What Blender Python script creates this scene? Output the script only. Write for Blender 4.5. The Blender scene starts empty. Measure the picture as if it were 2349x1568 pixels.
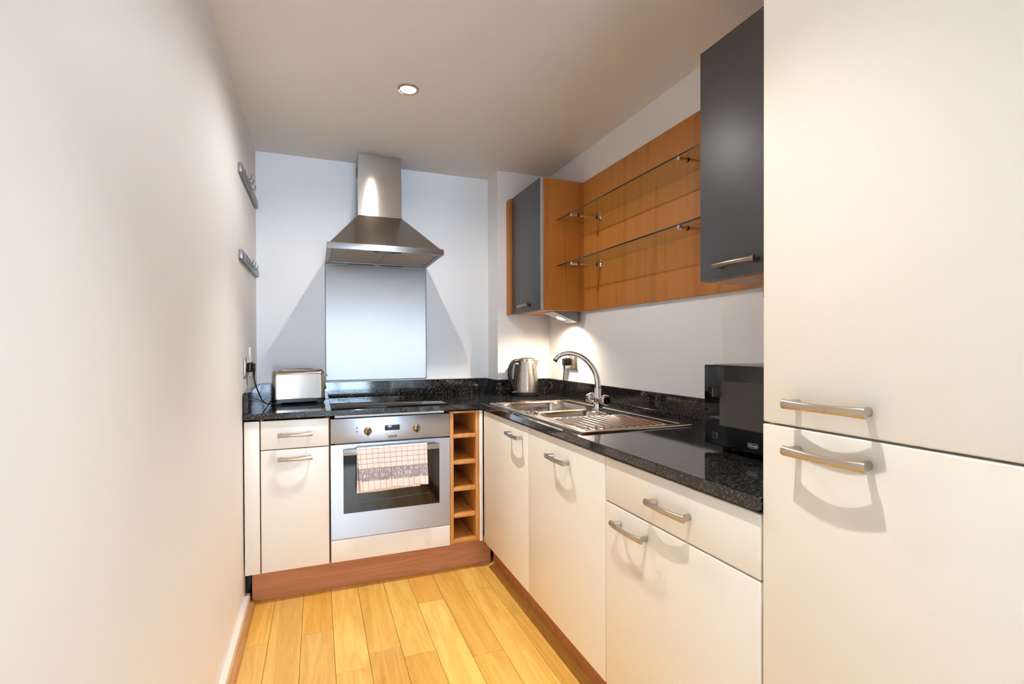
import bpy, bmesh, math, random
from mathutils import Vector, Matrix, Euler
random.seed(7)
PI = math.pi
S = bpy.context.scene
C = S.collection

# ------------------------------------------------------------------ camera
F, CX, CY = 1131.556, 1164.106, 803.956
YAW, PIT, ROL = .3676, -.0073, -.0034
W, H = 2349, 1568
fw = Vector((math.sin(YAW)*math.cos(PIT), math.cos(YAW)*math.cos(PIT), math.sin(PIT)))
r0 = Vector((math.cos(YAW), -math.sin(YAW), 0)); u0 = r0.cross(fw)
rr = r0*math.cos(ROL)+u0*math.sin(ROL); uu = -r0*math.sin(ROL)+u0*math.cos(ROL)
cam = bpy.data.objects.new('camera', bpy.data.cameras.new('camera')); C.objects.link(cam)
cam.matrix_world = Matrix(((rr.x, uu.x, -fw.x, -.0569), (rr.y, uu.y, -fw.y, -2.5464), (rr.z, uu.z, -fw.z, 1.2032), (0, 0, 0, 1)))
cam.data.sensor_width = 36; cam.data.lens = F/W*36
cam.data.shift_x = (W/2-CX)/W; cam.data.shift_y = (CY-H/2)/W
cam.data.clip_start = .02
S.camera = cam

# ------------------------------------------------------------------ light and exposure
DAY = 31.0            # sky brightness outside the windows behind the camera
DAYCOL = (.55, .75, 1.0, 1)
SPOT_W = 23          # ceiling downlight over the kitchen
SPOTCOL = (1.0, .98, .94)
BEAM_W = 78          # its narrow reflector beam
UNDER_W = 19        # lamp under the wall cabinet
wd = bpy.data.worlds.new('world'); S.world = wd; wd.use_nodes = True
bg = wd.node_tree.nodes['Background']; bg.inputs[0].default_value = DAYCOL; bg.inputs[1].default_value = DAY
vs = S.view_settings
vs.view_transform = 'Standard'; vs.look = 'None'; vs.gamma = 1; vs.use_curve_mapping = False
vs.exposure = 0.21
S.cycles.max_bounces = 8; S.cycles.diffuse_bounces = 6; S.cycles.glossy_bounces = 3; S.cycles.transparent_max_bounces = 8
S.cycles.caustics_reflective = False; S.cycles.caustics_refractive = False

# ------------------------------------------------------------------ room dimensions
LX, BY, RX, CZ = -.381, .598, 1.381, 2.325
PX, PF = 1.016, .41             # boxed pier in the far right corner
XR = .778                       # door plane of the right-hand run (back run doors: y = 0)
WT, WU = .899, .871
FY, ROOMX = -7.2, 3.0           # rest of the room behind the camera
FRE = -2.412                    # end of the tall cabinet

# ------------------------------------------------------------------ materials
M = {}
def lin(c):
    return tuple(((v/255+.055)/1.055)**2.4 if v/255 > .04045 else v/255/12.92 for v in c)+(1,)
def mat(name):
    m = bpy.data.materials.new(name); m.use_nodes = True
    M[name] = m
    nt = m.node_tree
    return m, nt, nt.nodes['Principled BSDF']
def nd(nt, t, **k):
    n = nt.nodes.new(t)
    for a, b in k.items():
        setattr(n, a, b)
    return n
def simple(name, col, rough=.5, metal=0, spec=None, bump=0, bscale=200, var=0):
    m, nt, p = mat(name)
    p.inputs['Base Color'].default_value = lin(col); p.inputs['Roughness'].default_value = rough; p.inputs['Metallic'].default_value = metal
    if spec is not None: p.inputs['Specular IOR Level'].default_value = spec
    if bump or var:
        tc = nd(nt, 'ShaderNodeTexCoord'); no = nd(nt, 'ShaderNodeTexNoise'); no.inputs['Scale'].default_value = bscale
        nt.links.new(tc.outputs['Object'], no.inputs['Vector'])
        if bump:
            b = nd(nt, 'ShaderNodeBump'); b.inputs['Strength'].default_value = bump; b.inputs['Distance'].default_value = .002
            nt.links.new(no.outputs[0], b.inputs['Height']); nt.links.new(b.outputs[0], p.inputs['Normal'])
        if var:
            mr = nd(nt, 'ShaderNodeMapRange'); mr.inputs[3].default_value = rough-var; mr.inputs[4].default_value = rough+var
            nt.links.new(no.outputs[0], mr.inputs[0]); nt.links.new(mr.outputs[0], p.inputs['Roughness'])
    return m
def steel(name, col, rough, aniso, axis, brush=(1, 1, 1), amount=.15):
    m, nt, p = mat(name)
    p.inputs['Metallic'].default_value = 1; p.inputs['Base Color'].default_value = lin(col)
    p.inputs['Anisotropic'].default_value = aniso
    if aniso:
        tg = nd(nt, 'ShaderNodeTangent', direction_type='RADIAL', axis=axis); nt.links.new(tg.outputs[0], p.inputs['Tangent'])
    tc = nd(nt, 'ShaderNodeTexCoord'); mp = nd(nt, 'ShaderNodeMapping'); mp.inputs['Scale'].default_value = brush
    no = nd(nt, 'ShaderNodeTexNoise'); no.inputs['Scale'].default_value = 1; no.inputs['Detail'].default_value = 4
    nt.links.new(tc.outputs['Object'], mp.inputs[0]); nt.links.new(mp.outputs[0], no.inputs['Vector'])
    mr = nd(nt, 'ShaderNodeMapRange'); mr.inputs[1].default_value = .3; mr.inputs[2].default_value = .7
    mr.inputs[3].default_value = rough*(1-amount); mr.inputs[4].default_value = rough*(1+amount)
    nt.links.new(no.outputs[0], mr.inputs[0]); nt.links.new(mr.outputs[0], p.inputs['Roughness'])
    return m
def wood(name, dark, mid, light, grain, rough=.4, tint=False, ring=1.0, fine=.25, bump=.05, rmix=.4):
    """grain: scale per axis (small along the grain)"""
    m, nt, p = mat(name); L = nt.links.new
    p.inputs['Roughness'].default_value = rough
    tc = nd(nt, 'ShaderNodeTexCoord'); oi = nd(nt, 'ShaderNodeObjectInfo')
    ad = nd(nt, 'ShaderNodeVectorMath', operation='MULTIPLY_ADD'); cb = nd(nt, 'ShaderNodeCombineXYZ')
    for i in range(3): L(oi.outputs['Random'], cb.inputs[i])
    ad.inputs[1].default_value = (37, 53, 71); L(cb.outputs[0], ad.inputs[0]); L(tc.outputs['Object'], ad.inputs[2])
    mp = nd(nt, 'ShaderNodeMapping'); mp.inputs['Scale'].default_value = grain; L(ad.outputs[0], mp.inputs[0])
    n1 = nd(nt, 'ShaderNodeTexNoise'); n1.inputs['Scale'].default_value = 1; n1.inputs['Detail'].default_value = 2; n1.inputs['Distortion'].default_value = .6
    L(mp.outputs[0], n1.inputs['Vector'])
    # growth rings: contour lines of the stretched noise
    ml = nd(nt, 'ShaderNodeMath', operation='MULTIPLY'); ml.inputs[1].default_value = 14*ring; L(n1.outputs[0], ml.inputs[0])
    fr = nd(nt, 'ShaderNodeMath', operation='PINGPONG'); fr.inputs[1].default_value = 1; L(ml.outputs[0], fr.inputs[0])
    mp2 = nd(nt, 'ShaderNodeMapping'); mp2.inputs['Scale'].default_value = tuple(g*14 for g in grain); L(ad.outputs[0], mp2.inputs[0])
    n2 = nd(nt, 'ShaderNodeTexNoise'); n2.inputs['Scale'].default_value = 1; n2.inputs['Detail'].default_value = 3; L(mp2.outputs[0], n2.inputs['Vector'])
    mx = nd(nt, 'ShaderNodeMix', data_type='FLOAT'); mx.inputs[0].default_value = rmix; L(n1.outputs[0], mx.inputs[2]); L(fr.outputs[0], mx.inputs[3])
    mx2 = nd(nt, 'ShaderNodeMix', data_type='FLOAT'); mx2.inputs[0].default_value = fine; L(mx.outputs[0], mx2.inputs[2]); L(n2.outputs[0], mx2.inputs[3])
    cr = nd(nt, 'ShaderNodeValToRGB'); e = cr.color_ramp.elements
    e[0].position = .22; e[0].color = lin(dark); e[1].position = .78; e[1].color = lin(light)
    q = e.new(.5); q.color = lin(mid)
    L(mx2.outputs[0], cr.inputs[0])
    out = cr.outputs[0]
    if tint:
        mu = nd(nt, 'ShaderNodeMix', data_type='RGBA', blend_type='MULTIPLY'); mu.inputs[0].default_value = 1
        L(out, mu.inputs[6]); L(oi.outputs['Color'], mu.inputs[7]); out = mu.outputs[2]
    L(out, p.inputs['Base Color'])
    if bump:
        b = nd(nt, 'ShaderNodeBump'); b.inputs['Strength'].default_value = bump; b.inputs['Distance'].default_value = .001
        L(n2.outputs[0], b.inputs['Height']); L(b.outputs[0], p.inputs['Normal'])
    return m
simple('wall_paint', (243, 242, 242), .6)
simple('ceiling_paint', (242, 237, 231), .8)
simple('bounce_carpet', (200, 193, 184), .95, spec=.1)  # pale tone of the added floor behind the camera, keeps bounce light neutral
simple('skirting_paint', (240, 235, 226), .35)
simple('cream_laminate', (239, 232, 220), .32)
simple('cream_edge', (240, 233, 220), .3)
simple('carcass_board', (120, 78, 48), .6)
simple('dark_void', (22, 18, 16), .7)
simple('black_plastic', (20, 20, 21), .35)
simple('black_gloss', (8, 8, 9), .035)
simple('grey_plastic', (120, 122, 124), .4)
simple('white_plastic', (238, 236, 230), .3)
simple('red_plastic', (170, 30, 40), .3)
simple('display_glass', (44, 46, 58), .12)
simple('ink_dark', (30, 30, 34), .5)
simple('ink_silver', (175, 178, 180), .35)
simple('lamp_red', (60, 18, 26), .2)
simple('bronze_knob', (168, 140, 98), .28, 1)
simple('rubber', (18, 18, 18), .7)
simple('silicone', (215, 214, 210), .4)
simple('chrome', (225, 225, 228), .06, 1)
simple('nickel', (196, 186, 172), .26, 1, var=.04, bscale=300)
simple('dark_nickel', (150, 138, 124), .3, 1)
simple('grey_metal', (150, 150, 152), .38, .7)
simple('filter_mesh', (178, 166, 150), .5, .6, bump=.6, bscale=900)
steel('steel_horizontal', (180, 168, 156), .17, .93, 'X', (3, 3, 420), .06)     # grooves run sideways
steel('steel_vertical', (178, 172, 166), .37, .95, 'Z', (420, 3, 3), .04)       # grooves run up and down
steel('steel_panel', (178, 178, 180), .34, .6, 'X', (3, 3, 420), .05)
steel('steel_sink', (196, 183, 170), .16, 0, 'Z', (60, 3, 60), .05)
steel('steel_round', (200, 192, 182), .28, .6, 'Z', (4, 4, 300), .04)
M['steel_round'].node_tree.nodes['Principled BSDF'].inputs['Anisotropic Rotation'].default_value = .25
steel('steel_toaster', (178, 166, 154), .13, .0, 'Z', (300, 3, 3), .05)
wood('beech_veneer', (166, 100, 42), (184, 116, 50), (196, 128, 60), (12, 12, .7), .42, ring=.4, fine=.35)
wood('beech_lengthwise', (166, 106, 66), (186, 122, 78), (198, 134, 90), (.9, 14, 16), .45, ring=.8)
wood('beech_rack', (176, 114, 52), (204, 140, 70), (218, 156, 84), (9, 3, 3), .42, ring=.5)
wood('oak_plank', (208, 158, 78), (232, 188, 102), (246, 212, 130), (13, .9, 13), .34, tint=True, ring=.8, fine=.42, rmix=.34)
wood('oak_bead', (150, 104, 58), (184, 132, 76), (200, 150, 92), (20, 1.1, 20), .4)

# painted grey doors with a slight metallic fleck
m, nt, p = mat('grey_door')
p.inputs['Base Color'].default_value = lin((90, 90, 93)); p.inputs['Metallic'].default_value = .45; p.inputs['Roughness'].default_value = .42
tc = nd(nt, 'ShaderNodeTexCoord'); no = nd(nt, 'ShaderNodeTexNoise'); no.inputs['Scale'].default_value = 900
b = nd(nt, 'ShaderNodeBump'); b.inputs['Strength'].default_value = .08; b.inputs['Distance'].default_value = .001
nt.links.new(tc.outputs['Object'], no.inputs['Vector']); nt.links.new(no.outputs[0], b.inputs['Height']); nt.links.new(b.outputs[0], p.inputs['Normal'])

# polished black granite
m, nt, p = mat('granite'); L = nt.links.new
tc = nd(nt, 'ShaderNodeTexCoord')
v1 = nd(nt, 'ShaderNodeTexNoise'); v1.inputs['Scale'].default_value = 150; v1.inputs['Detail'].default_value = 3
v2 = nd(nt, 'ShaderNodeTexVoronoi'); v2.inputs['Scale'].default_value = 260
L(tc.outputs['Object'], v1.inputs['Vector']); L(tc.outputs['Object'], v2.inputs['Vector'])
cr = nd(nt, 'ShaderNodeValToRGB'); e = cr.color_ramp.elements
e[0].position = .40; e[0].color = lin((13, 13, 14)); e[1].position = .71; e[1].color = lin((100, 97, 92)); q = e.new(.57); q.color = lin((36, 35, 35))
L(v1.outputs[0], cr.inputs[0])
cr2 = nd(nt, 'ShaderNodeValToRGB'); e = cr2.color_ramp.elements
e[0].position = .05; e[0].color = lin((150, 142, 128)); e[1].position = .16; e[1].color = (0, 0, 0, 1)
L(v2.outputs['Distance'], cr2.inputs[0])
mx = nd(nt, 'ShaderNodeMix', data_type='RGBA', blend_type='ADD'); mx.inputs[0].default_value = .25
L(cr.outputs[0], mx.inputs[6]); L(cr2.outputs[0], mx.inputs[7]); L(mx.outputs[2], p.inputs['Base Color'])
p.inputs['Roughness'].default_value = .07; p.inputs['Specular IOR Level'].default_value = .6

# clear shelf glass: thin sheet with green edge
m, nt, p = mat('shelf_glass'); L = nt.links.new
tr = nd(nt, 'ShaderNodeBsdfTransparent'); tr.inputs[0].default_value = (.90, .94, .91, 1)
gl = nd(nt, 'ShaderNodeBsdfGlossy'); gl.inputs['Roughness'].default_value = .02
fr = nd(nt, 'ShaderNodeFresnel'); fr.inputs[0].default_value = 1.45
ge = nd(nt, 'ShaderNodeNewGeometry'); sb = nd(nt, 'ShaderNodeMath', operation='SUBTRACT'); sb.inputs[0].default_value = 1; L(ge.outputs['Backfacing'], sb.inputs[1])
mu = nd(nt, 'ShaderNodeMath', operation='MULTIPLY'); L(fr.outputs[0], mu.inputs[0]); L(sb.outputs[0], mu.inputs[1])
mix = nd(nt, 'ShaderNodeMixShader'); L(mu.outputs[0], mix.inputs[0]); L(tr.outputs[0], mix.inputs[1]); L(gl.outputs[0], mix.inputs[2])
L(mix.outputs[0], nt.nodes['Material Output'].inputs[0])
simple('glass_edge', (16, 40, 32), .1)
m, nt, p = mat('window_glass'); L = nt.links.new
tr = nd(nt, 'ShaderNodeBsdfTransparent'); gl = nd(nt, 'ShaderNodeBsdfGlossy'); gl.inputs['Roughness'].default_value = .02
fr = nd(nt, 'ShaderNodeMath'); fr.inputs[0].default_value = .04; fr.inputs[1].default_value = 0; mix = nd(nt, 'ShaderNodeMixShader'); L(fr.outputs[0], mix.inputs[0]); L(tr.outputs[0], mix.inputs[1]); L(gl.outputs[0], mix.inputs[2])
L(mix.outputs[0], nt.nodes['Material Output'].inputs[0])
def emit(name, col, s):
    m, nt, p = mat(name); p.inputs['Base Color'].default_value = (0, 0, 0, 1)
    p.inputs['Emission Color'].default_value = col; p.inputs['Emission Strength'].default_value = s
emit('bulb_glow', (1, .88, .70, 1), 25)
emit('under_glow', (1, .86, .66, 1), 30)

# oven window: dark tinted glass
simple('oven_glass', (12, 13, 15), .05, spec=.7)

# checked tea towel (u, v in metres from the fold)
m, nt, p = mat('towel_cloth'); L = nt.links.new
p.inputs['Roughness'].default_value = .9; p.inputs['Specular IOR Level'].default_value = .1
uv = nd(nt, 'ShaderNodeUVMap'); sx = nd(nt, 'ShaderNodeSeparateXYZ'); L(uv.outputs[0], sx.inputs[0])
def mth(op, a, b=None, c=None):
    n = nd(nt, 'ShaderNodeMath', operation=op)
    for i, x in enumerate((a, b, c)):
        if x is None: continue
        if isinstance(x, (int, float)): n.inputs[i].default_value = x
        else: L(x, n.inputs[i])
    return n.outputs[0]
U_, V_ = sx.outputs[0], sx.outputs[1]
def between(x, a, b): return mth('MULTIPLY', mth('GREATER_THAN', x, a), mth('LESS_THAN', x, b))
fu = mth('FRACT', mth('DIVIDE', U_, .0287))
red = between(fu, .44, .54)
dash = mth('LESS_THAN', mth('FRACT', mth('DIVIDE', U_, .0036)), .68)
av = mth('ABSOLUTE', V_)
rows = None
for v in (.014, .037, .061, .085):
    b_ = between(av, v-.0011, v+.0011); rows = b_ if rows is None else mth('MAXIMUM', rows, b_)
rows = mth('MULTIPLY', rows, dash)
band = between(av, .107, .170)
tn = nd(nt, 'ShaderNodeTexNoise'); tn.inputs['Scale'].default_value = 1; tn.inputs['Detail'].default_value = 2
mpv = nd(nt, 'ShaderNodeMapping'); mpv.inputs['Scale'].default_value = (520, 45, 1); L(uv.outputs[0], mpv.inputs[0]); L(mpv.outputs[0], tn.inputs['Vector'])
bandm = mth('MULTIPLY', band, mth('MULTIPLY', mth('GREATER_THAN', tn.outputs[0], .44), .75))
def mixc(fac, a, col):
    n = nd(nt, 'ShaderNodeMix', data_type='RGBA'); L(fac, n.inputs[0])
    if isinstance(a, tuple): n.inputs[6].default_value = a
    else: L(a, n.inputs[6])
    n.inputs[7].default_value = col; return n.outputs[2]
c_ = mixc(bandm, lin((244, 232, 222)), lin((92, 98, 122)))
c_ = mixc(mth('MULTIPLY', red, .55), c_, lin((206, 92, 104)))
c_ = mixc(rows, c_, lin((62, 60, 88)))
L(c_, p.inputs['Base Color'])
wv = nd(nt, 'ShaderNodeTexNoise'); wv.inputs['Scale'].default_value = 900; L(uv.outputs[0], wv.inputs['Vector'])
bb = nd(nt, 'ShaderNodeBump'); bb.inputs['Strength'].default_value = .25; bb.inputs['Distance'].default_value = .001
L(wv.outputs[0], bb.inputs['Height']); L(bb.outputs[0], p.inputs['Normal'])

# ------------------------------------------------------------------ building helpers
WL = {}                                     # world location of every object's origin (unrotated frames)
def bm_new(): return bmesh.new()
def bx(bm, x0, x1, y0, y1, z0, z1, bev=0, seg=2):
    if x0 > x1: x0, x1 = x1, x0
    if y0 > y1: y0, y1 = y1, y0
    if z0 > z1: z0, z1 = z1, z0
    r = bmesh.ops.create_cube(bm, size=1)['verts']
    for v in r:
        v.co = Vector((x0+(v.co.x+.5)*(x1-x0), y0+(v.co.y+.5)*(y1-y0), z0+(v.co.z+.5)*(z1-z0)))
    if bev:
        ed = list({e for v in r for e in v.link_edges})
        bmesh.ops.bevel(bm, geom=ed, offset=min(bev, .49*min(x1-x0, y1-y0, z1-z0)), segments=seg, affect='EDGES', profile=.5)
    return bm
def box(x0, x1, y0, y1, z0, z1, bev=0, seg=2): return bx(bm_new(), x0, x1, y0, y1, z0, z1, bev, seg)
def lathe(bm, prof, seg=32, c=(0, 0, 0), axis='z', capa=True, capb=True):
    rings = []
    for r, h in prof:
        ring = []
        for i in range(seg):
            a = 2*PI*i/seg; x, y = r*math.cos(a), r*math.sin(a)
            p = {'z': (x, y, h), 'y': (x, h, -y), 'x': (h, x, y)}[axis]
            ring.append(bm.verts.new((p[0]+c[0], p[1]+c[1], p[2]+c[2])))
        rings.append(ring)
    for a, b in zip(rings, rings[1:]):
        for i in range(seg):
            bm.faces.new((a[i], a[(i+1) % seg], b[(i+1) % seg], b[i]))
    if capa: bm.faces.new(rings[0][::-1])
    if capb: bm.faces.new(rings[-1])
    return bm
def sweep(bm, pts, rad, seg=10, up=Vector((0, 0, 1)), cap=True):
    """tube along pts; rad: number, list or list of (a, b)"""
    pts = [Vector(p) for p in pts]; n = len(pts); rings = []; prev = None
    for i, p in enumerate(pts):
        t = (pts[min(i+1, n-1)]-pts[max(i-1, 0)]).normalized()
        if prev is None:
            s = t.cross(up)
            if s.length < 1e-4: s = t.cross(Vector((1, 0, 0)))
        else:
            s = prev-t*prev.dot(t)
        s.normalize(); prev = s; q = s.cross(t).normalized()
        r = rad[i] if isinstance(rad, (list, tuple)) else rad
        a, b = r if isinstance(r, (list, tuple)) else (r, r)
        rings.append([bm.verts.new(p+s*(a*math.cos(2*PI*k/seg))+q*(b*math.sin(2*PI*k/seg))) for k in range(seg)])
    for a, b in zip(rings, rings[1:]):
        for k in range(seg):
            bm.faces.new((a[k], a[(k+1) % seg], b[(k+1) % seg], b[k]))
    if cap: bm.faces.new(rings[0][::-1]); bm.faces.new(rings[-1])
    return bm
def prism(bm, poly, a, b, axis='y'):
    """extrude a polygon along an axis from a to b; polygon coordinates are the other two axes in order"""
    def P(u, v, w): return {'y': (u, w, v), 'x': (w, u, v), 'z': (u, v, w)}[axis]
    A = [bm.verts.new(P(u, v, a)) for u, v in poly]; B = [bm.verts.new(P(u, v, b)) for u, v in poly]
    n = len(poly)
    for i in range(n): bm.faces.new((A[i], A[(i+1) % n], B[(i+1) % n], B[i]))
    bm.faces.new(A[::-1]); bm.faces.new(B)
    return bm
def catmull(pts, k=8):
    pts = [Vector(p) for p in pts]; P = [pts[0]*2-pts[1]]+pts+[pts[-1]*2-pts[-2]]; out = []
    for i in range(1, len(P)-2):
        for j in range(k):
            t = j/k
            out.append(.5*((2*P[i])+(P[i+1]-P[i-1])*t+(2*P[i-1]-5*P[i]+4*P[i+1]-P[i+2])*t*t+(3*P[i]-P[i-1]-3*P[i+1]+P[i+2])*t**3))
    out.append(pts[-1]); return out
def roundrect(w, h, r, k=6):
    o = []
    for cx, cy, a0 in ((w/2-r, h/2-r, 0), (-w/2+r, h/2-r, 90), (-w/2+r, -h/2+r, 180), (w/2-r, -h/2+r, 270)):
        for j in range(k+1):
            a = math.radians(a0+90*j/k); o.append((cx+r*math.cos(a), cy+r*math.sin(a)))
    return o
def obj(name, bm, m, parent=None, smooth=35, local=False, origin=None):
    """link a bmesh as ONE mesh object; world coordinates unless local"""
    bmesh.ops.recalc_face_normals(bm, faces=bm.faces)
    if parent is None and not local:
        if origin is None:
            xs = [v.co for v in bm.verts]
            lo = Vector(min(c[i] for c in xs) for i in range(3)); hi = Vector(max(c[i] for c in xs) for i in range(3))
            origin = Vector(((lo.x+hi.x)/2, (lo.y+hi.y)/2, lo.z))
        off = Vector(origin)
    elif local: off = Vector((0, 0, 0))
    else: off = WL[parent]
    if off.length and not local: bmesh.ops.translate(bm, verts=bm.verts, vec=-off)
    me = bpy.data.meshes.new(name); bm.to_mesh(me); bm.free()
    if m: me.materials.append(M[m])
    if smooth:
        me.shade_smooth(); me.set_sharp_from_angle(angle=math.radians(smooth))
    o = bpy.data.objects.new(name, me); C.objects.link(o)
    if parent is not None:
        o.parent = parent; WL[o] = Vector(WL[parent])
    else:
        o.location = off; WL[o] = Vector(off)
    return o
def tag(o, label, cat, group=None):
    o['label'] = label; o['category'] = cat
    if group: o['group'] = group
    return o
def thing(name, label, cat, loc, rotz=0, group=None):
    o = bpy.data.objects.new(name, None); C.objects.link(o); o.empty_display_size = .05
    o.location = loc; o.rotation_euler = (0, 0, rotz); WL[o] = Vector(loc)
    return tag(o, label, cat, group)
def struct(name, bm, m, parent=None, smooth=0, label=None):
    o = obj(name, bm, m, parent, smooth)
    if parent is None: o['kind'] = 'structure'
    if label: o['label'] = label
    return o
def text_bm(txt, size, depth=.0004, bold=0, space=1.0):
    cu = bpy.data.curves.new('lettering', 'FONT'); cu.body = txt; cu.size = size; cu.align_x = 'CENTER'; cu.align_y = 'CENTER'
    cu.extrude = depth; cu.offset = bold; cu.space_character = space; cu.resolution_u = 3
    o = bpy.data.objects.new('lettering', cu); C.objects.link(o)
    dg = bpy.context.evaluated_depsgraph_get(); dg.update()
    me = bpy.data.meshes.new_from_object(o.evaluated_get(dg))
    bm = bm_new(); bm.from_mesh(me)
    bpy.data.objects.remove(o); bpy.data.curves.remove(cu); bpy.data.meshes.remove(me)
    return bm
def xf(bm, mx):
    bmesh.ops.transform(bm, matrix=mx, verts=bm.verts); return bm
FACE_NY = Matrix.Rotation(PI/2, 4, 'X')                        # flat drawing (x, y) -> faces -y
FACE_NX = Matrix.Rotation(-PI/2, 4, 'Z') @ Matrix.Rotation(PI/2, 4, 'X')   # -> faces -x

# ------------------------------------------------------------------ the setting
T = .12
struct('wall_left', box(LX-T, LX, FY, BY, 0, CZ), 'wall_paint', label='white painted wall along the left side')
struct('wall_back', box(LX-T, RX+T, BY, BY+T, 0, CZ), 'wall_paint', label='white painted wall behind the hood')
struct('wall_right', box(RX, RX+T, FRE-.06, BY, 0, CZ), 'wall_paint', label='white painted wall above the sink')
struct('wall_corner', box(PX, RX, PF, BY, 0, CZ), 'wall_paint', label='boxed-in white pier in the far right corner')
struct('wall_return', box(RX+T, ROOMX, FRE-.06, FRE+.06, 0, CZ), 'wall_paint')
struct('wall_side', box(ROOMX, ROOMX+T, FY, FRE+.06, 0, CZ), 'wall_paint')
struct('ceiling', box(LX-T, ROOMX+T, FY-T, BY+T, CZ, CZ+.1), 'ceiling_paint', label='plain painted ceiling')
# wall behind the camera with a tall window
wins = [(-.34, 1.00)]; WZ0, WZ1 = .08, 2.18
bm = bm_new(); x = LX-T
for a, b in wins: bx(bm, x, a, FY-T, FY, 0, CZ); x = b
bx(bm, x, ROOMX+T, FY-T, FY, 0, CZ)
for a, b in wins: bx(bm, a, b, FY-T, FY, 0, WZ0); bx(bm, a, b, FY-T, FY, WZ1, CZ)
struct('wall_front', bm, 'wall_paint')
for i, (a, b) in enumerate(wins):
    bm = bm_new(); y0, y1 = FY-.08, FY-.03
    for s0, s1 in ((a, a+.05), (b-.05, b), ((a+b)/2-.03, (a+b)/2+.03)): bx(bm, s0, s1, y0, y1, WZ0, WZ1)
    bx(bm, a, b, y0, y1, WZ0, WZ0+.06); bx(bm, a, b, y0, y1, WZ1-.05, WZ1); bx(bm, a, b, y0, y1, .98, 1.03)
    w_ = struct('window_%d' % (i+1), bm, 'skirting_paint')
    obj('pane', box(a+.04, b-.04, FY-.057, FY-.053, WZ0+.05, WZ1-.04), 'window_glass', w_, 0)
    if i == 0:
        bm = bm_new(); prism(bm, [(-.022, -.004), (-.022, -.006), (.022, .004), (.022, .006)], a+.01, b-.01, 'x')
        bmesh.ops.translate(bm, verts=bm.verts, vec=(-(a+b)/2, 0, 0)); bmesh.ops.recalc_face_normals(bm, faces=bm.faces)
        sm_ = bpy.data.meshes.new('slat'); bm.to_mesh(sm_); bm.free(); sm_.materials.append(M['skirting_paint'])
        for k in range(38):
            so_ = bpy.data.objects.new('slat', sm_); C.objects.link(so_); so_.parent = w_
            so_.location = Vector(((a+b)/2, FY+.022, .12+k*.054))-WL[w_]
    la = bpy.data.lights.new('window_portal', 'AREA'); la.shape = 'RECTANGLE'; la.size = b-a; la.size_y = WZ1-WZ0
    la.cycles.is_portal = True
    lo = bpy.data.objects.new('window_portal', la); C.objects.link(lo); lo.location = ((a+b)/2, FY-.10, (WZ0+WZ1)/2)
    lo.rotation_euler = (PI/2, 0, PI)      # faces +y, into the room
# floor with separate planks
floor = struct('floor', box(LX-T, ROOMX+T, FY-T, BY+T, -.06, -.006), 'dark_void', label='warm oak plank floor')
struct('floor_bounce', box(LX, ROOMX, FY, -2.702, -.012, 0), 'bounce_carpet', label='unseen pale floor added behind the camera for neutral bounce light')  # added out of view so less yellow light bounces off the planks
PWD = .1255; X0 = -.3775
first = {0: -.327, 1: -.80, 2: -.321, 3: -.63, 4: -.544, 5: -.619, 6: -.24, 7: -.714, 8: -.211, 9: -.481}
tints = {(0, 0): (.98, .92, .74), (0, 1): (.93, .86, .80), (1, 0): (.94, .88, .80), (2, 0): (.97, .86, .62), (2, 1): (.95, .88, .80),
         (3, 0): (1.04, 1.0, .90), (3, 1): (.98, .92, .84), (4, 0): (1.0, .94, .78), (4, 1): (.92, .82, .68), (5, 0): (1.02, .98, .84), (5, 1): (.95, .87, .70),
         (6, 0): (.96, .86, .66), (6, 1): (1.07, 1.06, 1.0), (7, 0): (.96, .88, .70), (7, 1): (.98, .92, .74), (8, 0): (1.02, .97, .80), (8, 1): (1.04, .98, .84),
         (9, 0): (1.0, .94, .80), (9, 1): (.98, .90, .76)}
col = 0
while X0+PWD*col < RX:
    xa, xb = max(X0+PWD*col, LX), min(X0+PWD*(col+1), RX)
    top = .12 if col < 11 else FRE-.01
    ys = [top]
    y = first.get(col, top-random.uniform(.3, .9))
    while y > -2.5:
        ys.append(y); y -= random.uniform(.55, 1.05)
    ys.append(-2.70)
    for k, (ya, yb) in enumerate(zip(ys, ys[1:])):
        g = .0007
        o = obj('plank', box(xa+g, xb-g, yb+g, ya-g, -.012, 0, .0006, 1), 'oak_plank', floor, 30, origin=None)
        # own origin for a grain of its own
        cxm = Vector(((xa+xb)/2, (ya+yb)/2, 0))
        for v in o.data.vertices: v.co -= cxm-WL[floor]
        o.location = cxm-WL[floor]
        t = tints.get((col, k)) or tuple(random.uniform(.92, 1.04)*c for c in (1, .93, .78))
        o.color = (*(c_**1.5 for c_ in t), 1)
    col += 1
struct('baseboard_left', box(LX, LX+.023, FY, .045, 0, .054, .003), 'skirting_paint', smooth=35, label='low white skirting board on the left wall')
bm = prism(bm_new(), [(LX+.023, 0), (LX+.045, 0), (LX+.043, .009), (LX+.034, .016), (LX+.023, .018)], FY, .04, 'y')
struct('trim_1', bm, 'oak_bead', smooth=0, label='thin oak beading along the white skirting')
struct('gap_shade', box(LX, LX+.004, .062, .09, .05, .15), 'dark_void')  # dark sheet standing in for the shade in the gap beside the plinth

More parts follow.
